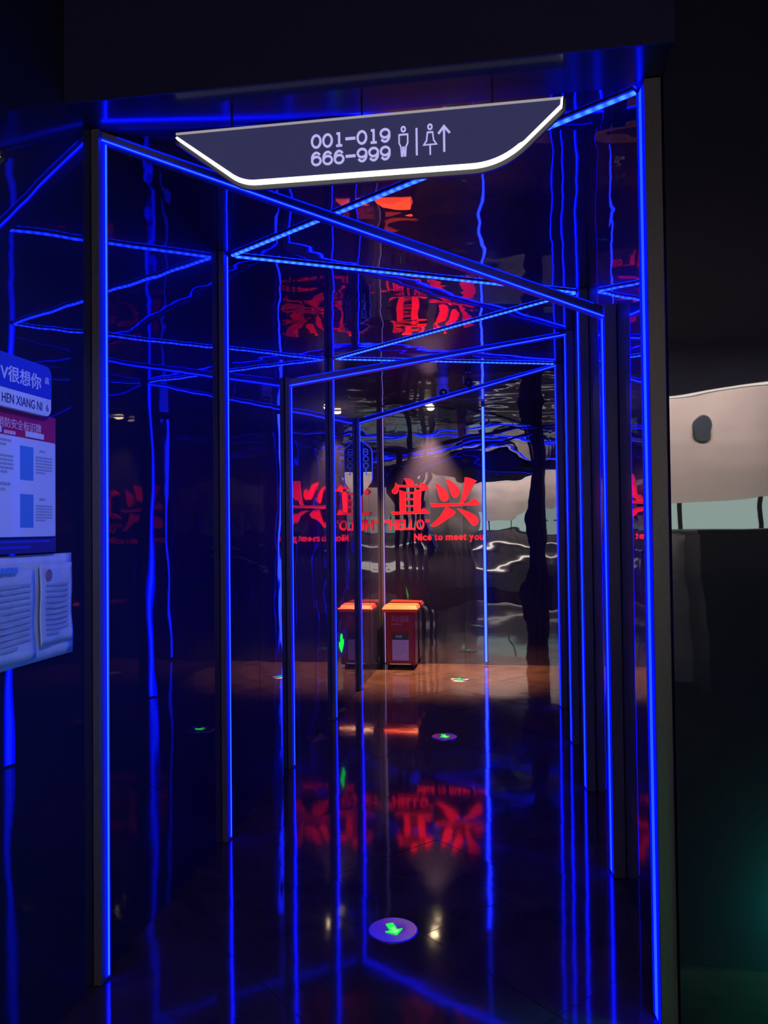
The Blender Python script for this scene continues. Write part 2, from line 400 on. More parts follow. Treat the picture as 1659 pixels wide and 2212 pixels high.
bm = NB(); box(bm, 0.492, XH, YF, YF+0.05, 0.0, HZ); tag(obj('wall_front', bm, 'film_front'), kind='structure')
bm = NB(); box(bm, WL, 0.4915, 2.262, 2.269, CZ-0.001, HZ); tag(obj('trim_2', bm, 'fascia'), kind='structure')
bm = NB(); box(bm, WL-0.1, 0.4915, 2.27, YF+0.05, CZ, CZ+0.06, mat=2); box(bm, WL-0.1, 0.6, YF+0.05, YB+0.1, CZ, CZ+0.06); box(bm, WL-0.1, XH+0.1, YREAR-0.1, 2.5, HZ, HZ+0.06, mat=1); tag(obj('ceiling', bm, ['film_ceiling', 'dark_wall', 'film_soffit']), kind='structure')
# entrance hall behind the camera
bm = NB(); box(bm, WL-0.06, XH, YREAR-0.08, YREAR, 0.0, 2.83); box(bm, WL-0.06, XH, YREAR-0.08, YREAR+0.02, 2.83, HZ, mat=1); tag(obj('wall_rear', bm, ['beige', 'dark_wall']), kind='structure')
bm = NB(); box(bm, XH, XH+0.08, YREAR-0.08, YF+0.05, 0.0, HZ); tag(obj('wall_hall', bm, 'dark_wall'), kind='structure')
bm = NB(); box(bm, -0.72, XH, YREAR, YREAR+0.03, 2.80, 2.825); tag(obj('trim_1', bm, 'cove'), kind='structure')
t = thing('reception_counter', 'dark counter across the hall that the shiny panels mirror', 'counter', (2.6, YREAR+0.5, 0))
bm = NB(); box(bm, 1.80, XH-0.02, YREAR+0.35, YREAR+0.95, 0.0, 1.46); obj('body', bm, 'counter', t, bevel=0.01)
bm = NB(); box(bm, 1.77, XH-0.02, YREAR+0.31, YREAR+0.99, 1.46, 1.52); obj('worktop', bm, 'counter', t, bevel=0.008)
t = thing('display_case', 'pale green lit glass case behind the mirrored dark counter', 'display case', (1.2, YREAR, 0))
bm = NB(); box(bm, -0.9, XH-0.02, YREAR+0.02, YREAR+0.28, 1.54, 1.78); obj('lit_glass', bm, 'glow_glass', t)
bm = NB(); box(bm, -0.9, XH-0.02, YREAR+0.02, YREAR+0.26, 0.0, 1.54); obj('cabinet', bm, 'brown', t)
for z in (0.98, 0.52):
    bm = NB(); box(bm, -0.85, 1.45, YREAR+0.26, YREAR+0.29, z, z+0.045); obj('shelf_light', bm, 'cove', t)
for k in range(6):
    bm = NB(); box(bm, -0.5+0.75*k, -0.46+0.75*k, YREAR+0.28, YREAR+0.30, 1.54, 1.78); obj('mullion', bm, 'dark_wall', t)
o = NB(); cyl(o, (2.05, YREAR+0.001, 2.42), (0, 1, 0), 0.11, 0.10, 0.03); tag(obj('wall_speaker', o, 'counter', smooth=False), 'round dark grey disc on the mirrored beige wall', 'speaker')

# ------------------------------------------------------------------ posts with light strips
def post_parts(t, side, y, ztop, led='led'):
    """one upright grey profile with a blue strip on its inner corner"""
    bm = NB()
    if side == 'L': box(bm, WL+0.003, XL-0.006, y-0.05, y+0.0025, 0.001, ztop); box(bm, XL-0.0065, XL-0.0005, y+0.0003, y+0.0025, 0.001, ztop)
    else: box(bm, XR+0.006, WR-0.003, y-0.045, y+0.045, 0.001, ztop); box(bm, XR-0.0036, XR+0.0065, y+0.0305, y+0.045, 0.001, ztop)
    p = obj('post', bm, 'post', t, bevel=0.002)
    bm = NB(); z0, z1 = 0.012, ztop-0.012; pl = lambda u, v, n: Vector((u, v, n))
    if side == 'L':      # a wedge-shaped strip with glowing halo borders, its lit face turned a little toward the entrance
        prism(bm, pl, [(XL-0.007, y-0.016), (XL-0.0035, y-0.016), (XL-0.0015, y), (XL-0.007, y)], z0, z1)
        prism(bm, pl, [(XL-0.007, y-0.0115), (XL-0.0023, y-0.0115), (XL-0.0013, y-0.0035), (XL-0.007, y-0.0035)], z0+.002, z1-.002, mat=1)
    else:
        prism(bm, pl, [(XR+0.0075, y-0.030), (XR+0.0022, y-0.030), (XR-0.0026, y+0.030), (XR+0.0075, y+0.030)], z0, z1)
        prism(bm, pl, [(XR+0.0075, y-0.020), (XR+0.0010, y-0.020), (XR-0.0014, y+0.010), (XR+0.0075, y+0.010)], z0+.002, z1-.002, mat=1)
    obj('led_strip', bm, (['led_side', 'led'] if side == 'L' else ['led_side_right', 'led_right']) if led == 'led' else [led, led], t)
    return p
def lone_post(side, y, label, led='led'):
    t = thing('light_post', label, 'light post', (XL if side == 'L' else XR, y, 0), 'full height posts with blue light strips')
    post_parts(t, side, y, CZ-0.002, led)
def frame(yl, zl, yr, zr, label):
    """two posts joined by a slanting beam"""
    t = thing('slanted_portal', label, 'portal', (0, (yl+yr)/2, 0), 'slanting portal frames of blue light')
    post_parts(t, 'L', yl, min(CZ-0.002, zl+0.05)); post_parts(t, 'R', yr, min(CZ-0.002, zr+0.05))
    A = Vector((XL-0.004, yl-0.03, zl-0.004)); B = Vector((XR+0.004, yr-0.03, zr-0.004)); dy = Vector((0, 0.05, 0))
    ha, hb = min(0.05, CZ-0.002-A.z), min(0.05, CZ-0.002-B.z); Z = Vector((0, 0, 1))
    bm = NB(); v = [bm.verts.new(q) for q in (A, B, B+Z*hb, A+Z*ha, A+dy, B+dy, B+dy+Z*hb, A+dy+Z*ha)]
    for f in ((0, 1, 2, 3), (5, 4, 7, 6), (4, 5, 1, 0), (3, 2, 6, 7), (4, 0, 3, 7), (1, 5, 6, 2)): bm.faces.new([v[k] for k in f])
    obj('crossbeam', bm, 'post', t, bevel=0.002)
    d = (B-A).normalized(); n = Vector((0, -1, 0))
    def strip(nm, a, b, h, mt):
        bm = NB()
        for z0, z1, m_, k_ in ((0, h, 0.002, 0),) + (((h*0.3, h*0.72, 0.0028, 1),) if isinstance(mt, list) else ()):
            u = [bm.verts.new(q+o) for o in (n*m_, n*-0.002) for q in (a+Z*z0, b+Z*z0, b+Z*z1, a+Z*z1)]
            for f in ((0, 1, 2, 3), (5, 4, 7, 6), (4, 5, 1, 0), (3, 2, 6, 7), (4, 0, 3, 7), (1, 5, 6, 2)): bm.faces.new([u[k] for k in f]).material_index = k_
        obj(nm, bm, mt, t)
    strip('led_strip', A-Z*0.001, B-Z*0.001, 0.012, ['led_side', 'led'])
    strip('edge_strip', A+Z*(ha-0.005)+d*0.05, B+Z*(hb-0.005)-d*0.05, 0.004, 'led_dim')
frame(2.47, 2.828, 3.494, 2.408, 'nearest slanting frame, its beam falling to the right across the passage')
frame(4.801, 2.411, 5.554, 2.834, 'middle slanting frame, its beam rising to the right behind the nearest one')
frame(7.167, 2.485, 6.624, 2.836, 'farthest slanting frame in front of the red characters, beam rising to the right')
lone_post('R', 2.480, 'thick grey post at the right edge of the entrance beside the shiny panel')
lone_post('L', 3.650, 'second blue-lit post on the left wall, after the frame near the posters')
lone_post('R', 4.592, 'slim right-hand post between the nearest and middle slanting frames')
lone_post('L', 6.050, 'left-hand post just before the small green arrow light on the wall')
lone_post('L', YB-0.02, 'corner post directly left of the red extinguisher box, warm reflection tinted into its strip', 'led_warm_tint')

def ceiling_strip(a, b, label):
    a = Vector((*a, CZ-0.009)); b = Vector((*b, CZ-0.009)); mid = (a+b)/2; L = (b-a).length; ang = math.atan2(b.y-a.y, b.x-a.x)
    t = thing('ceiling_light_strip', label, 'light strip', mid, 'zigzag light strips on the ceiling'); t.rotation_euler = (0, 0, ang)
    for nm, w_, z0, z1, mt in (('channel', 0.034, 0.003, 0.0085, 'channel'), ('led_strip', 0.015, -0.003, 0.003, 'led_beads')):
        bm = NB(); box(bm, -L/2, L/2, -w_/2, w_/2, z0, z1)
        me = bpy.data.meshes.new(nm); bm.to_mesh(me); bm.free(); me.materials.append(MAT[mt])
        c = bpy.data.objects.new(nm, me); COL.objects.link(c); c.parent = t
ceiling_strip((XR-0.01, 2.50), (XL+0.02, 3.655), 'nearest ceiling strip, running behind the hanging sign to the second left post')
ceiling_strip((XL+0.03, 3.67), (XR-0.01, 4.60), 'ceiling strip from the second left post to the slim right post')
ceiling_strip((XR-0.01, 4.62), (XL+0.02, 6.045), 'ceiling strip from the slim right post back to the fourth left post')
ceiling_strip((XL+0.03, 6.06), (XR-0.01, 6.60), 'farthest ceiling strip, almost level, before the white dome camera')
t = thing('wall_light_strip', 'tall bright blue strip on the end wall right of the red characters', 'light strip', (-0.224, YB, 0))
bm = NB(); box(bm, -0.245, -0.203, YB-0.012, YB+0.004, 0.02, CZ-0.001); obj('channel', bm, 'channel', t)
bm = NB(); box(bm, -0.236, -0.212, YB-0.026, YB-0.012, 0.03, 2.82); obj('led_strip', bm, 'led_bright', t)

# ------------------------------------------------------------------ hanging sign
YS = 2.40; fr = FR_FRONT(YS)
def sign_outline():
    pts = [(-1.046, 2.800), (-1.046, 2.786), (-0.865, 2.648)]
    for i in range(9):                                   # lower left rounded corner
        a = i/8; p0, p1, p2 = Vector((-0.865, 2.648)), Vector((-0.825, 2.616)), Vector((-0.775, 2.616)); pts.append(tuple(p0*(1-a)**2+p1*2*a*(1-a)+p2*a*a))
    for i in range(13):
        a = i/12; p0, p1, p2 = Vector((-0.085, 2.611)), Vector((0.005, 2.611)), Vector((0.075, 2.672)); pts.append(tuple(p0*(1-a)**2+p1*2*a*(1-a)+p2*a*a))
    pts += [(0.188, 2.775), (0.190, 2.800)]
    out = [pts[0]]
    for p in pts[1:]:
        if (Vector(p)-Vector(out[-1])).length > 1e-5: out.append(p)
    return out
so = sign_outline()
t = thing('hanging_sign', 'smoked hanging room-number sign with glowing white rim under the ceiling', 'sign', (-0.43, YS, 2.80))
bm = NB(); prism(bm, fr, so, 0.0, 0.012); obj('panel', bm, 'sign_face', t)
sA, sB = offset_poly(so, -0.0085), offset_poly(so, -0.0045); si = [a if p[1] < 2.665 else b for p, a, b in zip(so, sA, sB)]; se = offset_poly(so, 0.002)
k = len(so); bm = NB()
for i in range(1, k-1):                                  # rim along sides and bottom
    q = [se[i], se[i+1], si[i+1], si[i]]
    prism(bm, fr, q, -0.002, 0.0145)
bmesh.ops.remove_doubles(bm, verts=bm.verts[:], dist=1e-5)
tag(obj('rim_light', bm, 'sign_edge', t), 'glowing white rim')
bm = NB(); prism(bm, fr, R4(-1.046, 0.190, 2.794, 2.801), -0.002, 0.0145); obj('top_rim', bm, 'sign_edge_top', t)
bm = NB(); prism(bm, fr, offset_poly(so, 0.013), -0.022, -0.010); obj('back_plate', bm, 'channel', t)
for x in (-0.86, -0.43, -0.02):
    bm = NB(); box(bm, x-0.003, x+0.003, YS-0.001, YS+0.005, 2.80, CZ+0.001); obj('hanger', bm, 'black', t)
def ell(cu, cv, ru, rv, a0=0, a1=360, n=20):
    return [(cu+ru*math.cos(math.radians(a0+(a1-a0)*i/n)), cv+rv*math.sin(math.radians(a0+(a1-a0)*i/n))) for i in range(n+1)]
SW = 0.0068
def glyph(bm, ch, u0, v0, wd, ht):
    n0, n1 = 0.012, 0.0150; c = u0+wd/2; ru = wd/2-SW/2; rv = ht/2-SW/2
    if ch == '0': stroke(bm, fr, ell(c, v0+ht/2, ru, rv)[:-1], SW, n0, n1, True)
    elif ch == '1':
        stroke(bm, fr, [(c-wd*0.22, v0+ht-SW/2), (c+SW*0.1, v0+ht-SW/2), (c+SW*0.1, v0+SW/2)], SW, n0, n1)
        stroke(bm, fr, [(c-wd*0.26, v0+SW/2), (c+wd*0.30, v0+SW/2)], SW, n0, n1)
    elif ch == '-': stroke(bm, fr, [(u0+wd*0.04, v0+ht*0.5), (u0+wd*0.96, v0+ht*0.5)], SW*1.2, n0, n1)
    elif ch in '69':
        rr = ht*0.36-SW/2
        low = ell(c, v0+ht*0.36, ru, rr)[:-1]; arc = ell(c, v0+ht*0.5, ru, rv, 38, 180, 12)
        if ch == '9':
            flip = lambda P: [(2*c-p[0], 2*v0+ht-p[1]) for p in P]; low, arc = flip(low), flip(arc)
        stroke(bm, fr, low, SW, n0, n1, True); stroke(bm, fr, arc, SW, n0, n1)
pitch_u = 0.0369
for row, (s, v0) in enumerate((('001-019', 2.7085), ('666-999', 2.6525))):
    for i, ch in enumerate(s):
        bm = NB(); glyph(bm, ch, -0.593+i*pitch_u, v0, 0.0345, 0.0455)
        obj('dash' if ch == '-' else 'digit', bm, 'sign_text', t)
n0, n1 = 0.012, 0.015; pw = 0.0048
bm = NB(); cu = -0.2965                                   # man, drawn in outline
stroke(bm, fr, ell(cu, 2.7455, 0.006, 0.0075)[:-1], pw, n0, n1, True)
stroke(bm, fr, [(cu-.0135, 2.7285), (cu+.0135, 2.7285), (cu+.0135, 2.702), (cu+.008, 2.690), (cu+.006, 2.6615), (cu+.003, 2.6615), (cu+.0015, 2.688), (cu-.0015, 2.688), (cu-.003, 2.6615), (cu-.006, 2.6615), (cu-.008, 2.690), (cu-.0135, 2.702)], pw*.9, n0, n1, True)
obj('man_pictogram', bm, 'sign_text', t)
bm = NB(); stroke(bm, fr, [(-0.255, 2.660), (-0.255, 2.745)], 0.006, n0, n1); obj('divider', bm, 'sign_text', t)
bm = NB(); cu = -0.213                                    # woman
stroke(bm, fr, ell(cu, 2.7455, 0.006, 0.0075)[:-1], pw, n0, n1, True)
stroke(bm, fr, [(cu-.008, 2.7285), (cu+.008, 2.7285), (cu+.011, 2.703), (cu+.020, 2.690), (cu-.020, 2.690), (cu-.011, 2.703)], pw*.9, n0, n1, True)
stroke(bm, fr, [(cu, 2.690), (cu, 2.658)], pw, n0, n1); obj('woman_pictogram', bm, 'sign_text', t)
bm = NB(); stroke(bm, fr, [(-0.1695, 2.664), (-0.1695, 2.742)], 0.0065, n0, n1)
stroke(bm, fr, [(-0.187, 2.7215), (-0.1695, 2.7435), (-0.152, 2.7215)], 0.0065, n0, n1); obj('arrow', bm, 'sign_text', t)

# ------------------------------------------------------------------ notices on the left wall
fl = FR_LEFT(WL)
t = thing('name_plate', 'rounded blue and white plate above the red notice board', 'sign', (WL, 1.95, 1.91))
bm = NB(); prism(bm, fl, rrect(1.62, 2.131, 1.841, 1.988, 0.026), 0.002, 0.036); obj('backing', bm, 'white', t, bevel=0.001)
top = [p for p in rrect(1.62, 2.131, 1.841, 1.988, 0.026) if p[1] > 1.9]
bm = NB(); prism(bm, fl, [(2.131, 1.893)]+top+[(1.62, 1.893)], 0.036, 0.0368); obj('blue_band', bm, 'blue_print', t)
bm = NB(); text(bm, fl, 'V很想你', 1.893, 2.078, 1.912, 1.957, 0.0368, 0.0376, bold=0.012); obj('lettering', bm, 'white', t)
bm = NB(); text(bm, fl, '店', 2.098, 2.118, 1.936, 1.957, 0.0368, 0.0376, bold=0.01); obj('small_character', bm, 'white', t)
bm = NB(); text(bm, fl, 'HEN XIANG NI', 1.900, 2.084, 1.853, 1.879, 0.036, 0.0368); obj('latin_lettering', bm, 'ink', t)
bm = NB(); text(bm, fl, '6', 2.104, 2.116, 1.856, 1.876, 0.036, 0.0368); obj('numeral', bm, 'ink', t)

t = thing('notice_board', 'fire safety board with crimson header and white printed sheet', 'notice board', (WL, 1.95, 1.64))
bm = NB(); prism(bm, fl, R4(1.62, 2.183, 1.488, 1.846), 0.002, 0.018); obj('board', bm, 'red_print', t, bevel=0.0015)
bm = NB(); prism(bm, fl, R4(1.62, 2.183, 1.440, 1.488), 0.002, 0.018); obj('footer', bm, 'navy_print', t, bevel=0.0015)
bm = NB(); prism(bm, fl, rrect(1.62, 2.168, 1.487, 1.767, 0.006), 0.018, 0.026); obj('printed_sheet', bm, 'white', t, bevel=0.001)
bm = NB(); text(bm, fl, '消防安全标识牌', 1.908, 2.107, 1.789, 1.817, 0.018, 0.0186, bold=0.006); obj('heading', bm, 'pink_print', t)
bm = NB(); lines(bm, fl, 1.935, 2.025, 1.770, 1.784, 1, 0.018, 0.7, 4); obj('subheading', bm, 'pink_print', t)
for a, b in ((1.80, 1.921), (2.032, 2.117)):
    bm = NB(); prism(bm, fl, R4(a, b, 1.773, 1.789), 0.018, 0.021); obj('white_tab', bm, 'white', t)
for a, b in ((1.648, 1.744), (1.513, 1.608)):
    bm = NB(); prism(bm, fl, R4(1.994, 2.056, a, b), 0.026, 0.0266); obj('blue_box', bm, 'cyan_print', t)
for k, (a, b, c, d, n) in enumerate(((2.085, 2.135, 1.731, 1.741, 1), (2.068, 2.150, 1.668, 1.722, 6), (2.085, 2.135, 1.589, 1.602, 1), (2.068, 2.150, 1.530, 1.580, 6),
                                     (1.900, 1.955, 1.735, 1.758, 2), (1.895, 1.965, 1.66, 1.715, 5), (1.895, 1.95, 1.61, 1.64, 2))):
    bm = NB(); lines(bm, fl, a, b, c, d, n, 0.026, 0.6, k); obj('text_block', bm, 'grey_print', t)
bm = NB(); lines(bm, fl, 1.90, 2.155, 1.450, 1.482, 2, 0.018, 0.45, 31); obj('footer_print', bm, 'blue_print', t)

t = thing('document_pocket', 'clear wall pocket of curled white papers at the bottom of the notices', 'document pocket', (WL, 1.95, 1.27))
def curled(name, u0, u1, v0, v1, n, amp, mat, par, seed, th=0.003):
    bm = NB(); rnd = random.Random(seed); ph = rnd.uniform(0, 6); NU, NV = 18, 12; G = []
    for lay in (0, th):
        rows = []
        for j in range(NV+1):
            v = v0+(v1-v0)*j/NV; row = []
            for i in range(NU+1):
                a = i/NU; u = u0+(u1-u0)*a + 0.003*math.sin(j*0.55+ph)*a
                nn = n + lay + amp*(0.5+0.5*math.sin(a*5.2+ph+0.35*math.sin(j*0.5))) + amp*0.35*math.sin(j*0.8+ph)
                row.append(bm.verts.new(fl(u, v, max(0.002+lay, nn))))
            rows.append(row)
        G.append(rows)
    for rows in G:
        for j in range(NV):
            for i in range(NU): bm.faces.new((rows[j][i], rows[j][i+1], rows[j+1][i+1], rows[j+1][i]))
    A, B = G
    edge = [(j, 0) for j in range(NV+1)] + [(NV, i) for i in range(1, NU+1)] + [(j, NU) for j in range(NV-1, -1, -1)] + [(0, i) for i in range(NU-1, 0, -1)]
    for (j, i), (q, p) in zip(edge, edge[1:]+edge[:1]): bm.faces.new((A[j][i], A[q][p], B[q][p], B[j][i]))
    return obj(name, bm, mat, par, smooth=True)
curled('pocket', 1.60, 2.284, 1.121, 1.434, 0.003, 0.006, 'paper', t, 1)
p = curled('sheet', 1.70, 2.075, 1.135, 1.392, 0.013, 0.006, 'sheet', t, 4, 0.001)
bm = NB(); lines(bm, FR_LEFT(WL+0.0225), 1.90, 2.05, 1.17, 1.36, 11, 0.0, 0.35, 12); obj('print_lines', bm, 'grey_print', p)
bm = NB(); lines(bm, FR_LEFT(WL+0.0225), 1.90, 2.05, 1.385, 1.405, 1, 0.0, 0.8, 13); obj('heading', bm, 'cyan_print', p)
p = curled('sheet', 2.10, 2.272, 1.165, 1.405, 0.013, 0.005, 'sheet', t, 8, 0.001)
bm = NB(); lines(bm, FR_LEFT(WL+0.0225), 2.125, 2.245, 1.19, 1.35, 10, 0.0, 0.35, 22); obj('print_lines', bm, 'grey_print', p)
bm = NB(); stroke(bm, FR_LEFT(WL+0.0225), ell(2.140, 1.372, 0.012, 0.014)[:-1], 0.006, 0, 0.0006, True); stroke(bm, FR_LEFT(WL+0.0225), [(2.140, 1.362), (2.140, 1.382)], 0.004, 0, 0.0006); obj('stamp', bm, 'stamp', p)

# ------------------------------------------------------------------ red lettering on the end wall
fb = FR_FRONT(YB)
YI = {'dot': [(-1.102, 2.052), (-1.077, 2.048), (-1.038, 2.045), (-1.014, 2.031), (-1.001, 2.011), (-0.999, 1.976), (-1.068, 1.976), (-1.073, 1.989), (-1.085, 2.017)],
 'roof': [(-1.171, 1.979), (-0.926, 1.972), (-0.930, 1.949), (-1.168, 1.956)],
 'leftdrop': [(-1.196, 2.005), (-1.178, 1.98), (-1.165, 1.952), (-1.171, 1.913), (-1.187, 1.887), (-1.208, 1.879), (-1.229, 1.886), (-1.241, 1.907), (-1.235, 1.93), (-1.211, 1.949), (-1.203, 1.976)],
 'righthook': [(-0.918, 1.996), (-0.883, 1.992), (-0.854, 1.969), (-0.829, 1.934), (-0.836, 1.919), (-0.864, 1.919), (-0.891, 1.914), (-0.924, 1.901), (-0.942, 1.909), (-0.922, 1.951)],
 'leftpost': [(-1.155, 1.921), (-1.117, 1.912), (-1.086, 1.896), (-1.087, 1.664), (-1.153, 1.665)],
 'rightpost': [(-0.999, 1.903), (-0.977, 1.923), (-0.942, 1.919), (-0.911, 1.889), (-0.919, 1.87), (-0.924, 1.661), (-0.999, 1.662)],
 'top': [(-1.086, 1.899), (-0.996, 1.897), (-0.996, 1.88), (-1.086, 1.882)],
 'mid1': [(-1.087, 1.829), (-0.997, 1.827), (-0.997, 1.809), (-1.087, 1.81)],
 'mid2': [(-1.088, 1.753), (-0.998, 1.751), (-0.998, 1.734), (-1.088, 1.735)],
 'base': [(-1.252, 1.681), (-1.151, 1.681), (-0.929, 1.678), (-0.894, 1.717), (-0.867, 1.711), (-0.826, 1.665), (-0.828, 1.656), (-1.003, 1.656), (-1.236, 1.651)]}
XING = {'drop1': [(-0.757, 1.988), (-0.724, 1.975), (-0.682, 1.943), (-0.644, 1.915), (-0.622, 1.88), (-0.611, 1.838), (-0.616, 1.807), (-0.64, 1.788), (-0.669, 1.786), (-0.692, 1.801), (-0.711, 1.832), (-0.723, 1.878), (-0.737, 1.925), (-0.755, 1.964)],
 'drop2': [(-0.634, 2.032), (-0.604, 2.024), (-0.559, 1.994), (-0.521, 1.959), (-0.495, 1.924), (-0.487, 1.889), (-0.496, 1.855), (-0.519, 1.83), (-0.546, 1.827), (-0.572, 1.845), (-0.591, 1.883), (-0.602, 1.93), (-0.617, 1.976), (-0.635, 2.019)],
 'slash': [(-0.43, 2.048), (-0.381, 2.044), (-0.303, 2.008), (-0.33, 1.974), (-0.357, 1.933), (-0.392, 1.865), (-0.416, 1.819), (-0.441, 1.781), (-0.474, 1.757), (-0.491, 1.759), (-0.469, 1.82), (-0.452, 1.889), (-0.438, 1.957), (-0.433, 2.011)],
 'bar': [(-0.812, 1.766), (-0.585, 1.764), (-0.386, 1.765), (-0.363, 1.795), (-0.34, 1.818), (-0.309, 1.806), (-0.265, 1.755), (-0.272, 1.746), (-0.532, 1.736), (-0.793, 1.728)],
 'leftleg': [(-0.643, 1.724), (-0.593, 1.711), (-0.532, 1.667), (-0.564, 1.629), (-0.61, 1.603), (-0.672, 1.566), (-0.734, 1.524), (-0.792, 1.508), (-0.815, 1.525), (-0.772, 1.559), (-0.733, 1.597), (-0.694, 1.643), (-0.663, 1.692)],
 'rightleg': [(-0.52, 1.707), (-0.478, 1.703), (-0.41, 1.677), (-0.342, 1.642), (-0.308, 1.618), (-0.286, 1.58), (-0.292, 1.542), (-0.313, 1.519), (-0.351, 1.519), (-0.374, 1.543), (-0.411, 1.597), (-0.464, 1.651)]}
def character(strokes, label, c):
    t = thing('character', label, 'lettering', c, 'red lettering on the end wall')
    for k, pl in strokes.items():
        pl = smooth_poly(pl); e = 0.0003*list(strokes).index(k)
        bm = NB(); prism(bm, fb, pl, 0.002, 0.030+e)
        s = obj('stroke', bm, 'red_letter', t)
        bm = NB(); ring_prism(bm, fb, offset_poly(pl, 0.002), offset_poly(pl, -0.004), 0.026+e, 0.0315+e); obj('lit_edge', bm, 'red_edge', s)
character(YI, 'large red Chinese character on the left, above the HELLO word', (-1.03, YB, 1.85))
character(XING, 'large red Chinese character on the right, beside the tall blue strip', (-0.54, YB, 1.78))
def word(name, items, label, mat, dep):
    t = thing(name, label, 'lettering', (items[0][1], YB, items[0][3]), 'red lettering on the end wall')
    for ch, u0, u1, v0, v1 in items:
        bm = NB(); text(bm, fb, ch, u0, u1, v0, v1, 0.002, dep, bold=0.03); obj('quotation_mark' if ch in '“”"' else 'letter', bm, mat, t)
def spread(s, u0, u1, v0, v1, adv):
    tot = sum(adv[c] for c in s); out = []; u = u0
    for c in s:
        wd = adv[c]/tot*(u1-u0)
        if c != ' ':
            dv0, dv1 = v0, v1
            if c in 'aceomnuw': dv1 = v0+(v1-v0)*0.72
            if c == 't': dv1 = v0+(v1-v0)*0.9
            if c == 'y': dv1 = v0+(v1-v0)*0.72; dv0 = v0-(v1-v0)*0.28
            if c in '“”': dv0 = v0+(v1-v0)*0.66
            out.append((c, u+wd*0.06, u+wd*0.94, dv0, dv1))
        u += wd
    return out
word('hello_word', spread('“HELLO”', -1.335, -0.822, 1.478, 1.596, {'“': .62, 'H': 1, 'E': .8, 'L': .78, 'O': 1.15, '”': .62}), 'red raised word HELLO in quotation marks under the left character', 'red_word', 0.024)
word('greeting_words', spread('Nice to meet you', -1.005, -0.225, 1.360, 1.437, {'N': 1.15, 'i': .45, 'c': .85, 'e': .9, ' ': .45, 't': .62, 'o': .95, 'm': 1.45, 'y': .9, 'u': .92}), 'small red line Nice to meet you below HELLO', 'red_word', 0.018)

# ------------------------------------------------------------------ extinguisher box
t = thing('extinguisher_box', 'red floor-standing fire extinguisher box with glowing orange lid', 'extinguisher box', (-1.12, 8.40, 0))
BX0, BX1, BY0, BY1 = -1.285, -0.965, 8.28, 8.53
bm = NB(); box(bm, BX0, BX1, BY0, BY1, 0.03, 0.60); obj('body', bm, 'box_red', t, bevel=0.008)
bm = NB(); fbx = FR_FRONT(BY0)
V = []
for z, e, yf in ((0.600, -0.022, BY0-0.035), (0.632, -0.032, BY0-0.045), (0.668, -0.014, BY0-0.012), (0.672, 0.01, BY0+0.03)):
    V.append([bm.verts.new(q) for q in ((BX0+e, yf, z), (BX1-e, yf, z), (BX1-e, BY1+0.01, z), (BX0+e, BY1+0.01, z))])
for A, B in zip(V, V[1:]):
    for i in range(4): bm.faces.new((A[i], A[(i+1) % 4], B[(i+1) % 4], B[i]))
bm.faces.new(V[0]); bm.faces.new(V[-1][::-1]); tag(obj('lid', bm, 'lid', t, bevel=0.003), 'bright orange lid')
d = NB(); prism(d, fbx, R4(BX0+0.012, BX1-0.012, 0.05, 0.585), 0.0, 0.006); d = obj('door', d, 'box_red', t, bevel=0.003)
bm = NB(); text(bm, fbx, '灭火器箱', -1.222, -1.032, 0.492, 0.562, 0.006, 0.0075, bold=0.01); obj('lettering', bm, 'box_text', d)
bm = NB(); lines(bm, fbx, -1.225, -1.03, 0.462, 0.480, 1, 0.006, 0.7, 6); obj('small_print', bm, 'box_text', d)
l = NB(); prism(l, fbx, rrect(-1.213, -1.035, 0.085, 0.372, 0.008), 0.006, 0.010); l = obj('label', l, 'label', d)
bm = NB(); prism(bm, fbx, R4(-1.213, -1.035, 0.305, 0.374), 0.010, 0.0108); obj('label_header', bm, 'label_dark', l)
bm = NB(); lines(bm, fbx, -1.175, -1.06, 0.325, 0.355, 1, 0.0108, 0.8, 3); obj('header_print', bm, 'grey_print', l)
bm = NB(); lines(bm, fbx, -1.195, -1.055, 0.13, 0.29, 6, 0.010, 0.4, 9); obj('print_lines', bm, 'grey_print', l)
bm = NB(); box(bm, -1.235, -1.015, BY0-0.03, BY0, 0.045, 0.056); obj('pull_rail', bm, 'steel', d)
for x, y in ((BX0+.03, BY0+.03), (BX1-.03, BY0+.03), (BX0+.03, BY1-.03), (BX1-.03, BY1-.03)):
    bm = NB(); cyl(bm, (x, y, 0.0), (0, 0, 1), 0.016, 0.018, 0.032, 16); obj('foot', bm, 'black', t)

# ------------------------------------------------------------------ green floor lights and wall arrow
def arrow_pts(c, ang, L, wd, hw):
    """bent-free arrow outline pointing along ang"""
    f = Vector((math.cos(ang), math.sin(ang))); s = Vector((-f.y, f.x)); c = Vector(c)
    P = [(-L/2, -wd/2), (L/2-hw, -wd/2), (L/2-hw, -hw), (L/2, 0), (L/2-hw, hw), (L/2-hw, wd/2), (-L/2, wd/2)]
    return [tuple(c+f*a+s*b) for a, b in P]
def floor_light(c, ang, label, scale=1.0):
    t = thing('floor_light', label, 'floor light', (*c, 0), 'round green arrow lights set in the floor')
    bm = NB(); lathe(bm, (*c, 0.0), (0, 0, 1), [(0.093, 0.0), (0.093, 0.002), (0.088, 0.0052), (0.050, 0.0060), (0.0, 0.0062)][:-1], 48); obj('steel_plate', bm, 'steel', t)
    bm = NB(); prism(bm, FR_FLOOR(0.006), arrow_pts(c, ang, 0.085*scale, 0.028, 0.034), 0.0, 0.0022); a = obj('arrow_lens', bm, 'green', t)
    bm = NB(); prism(bm, FR_FLOOR(0.0082), arrow_pts(Vector(c)+0.012*Vector((math.cos(ang), math.sin(ang))), ang, 0.046*scale, 0.014, 0.020), 0.0, 0.0006); obj('lamp_core', bm, 'green_core', a)
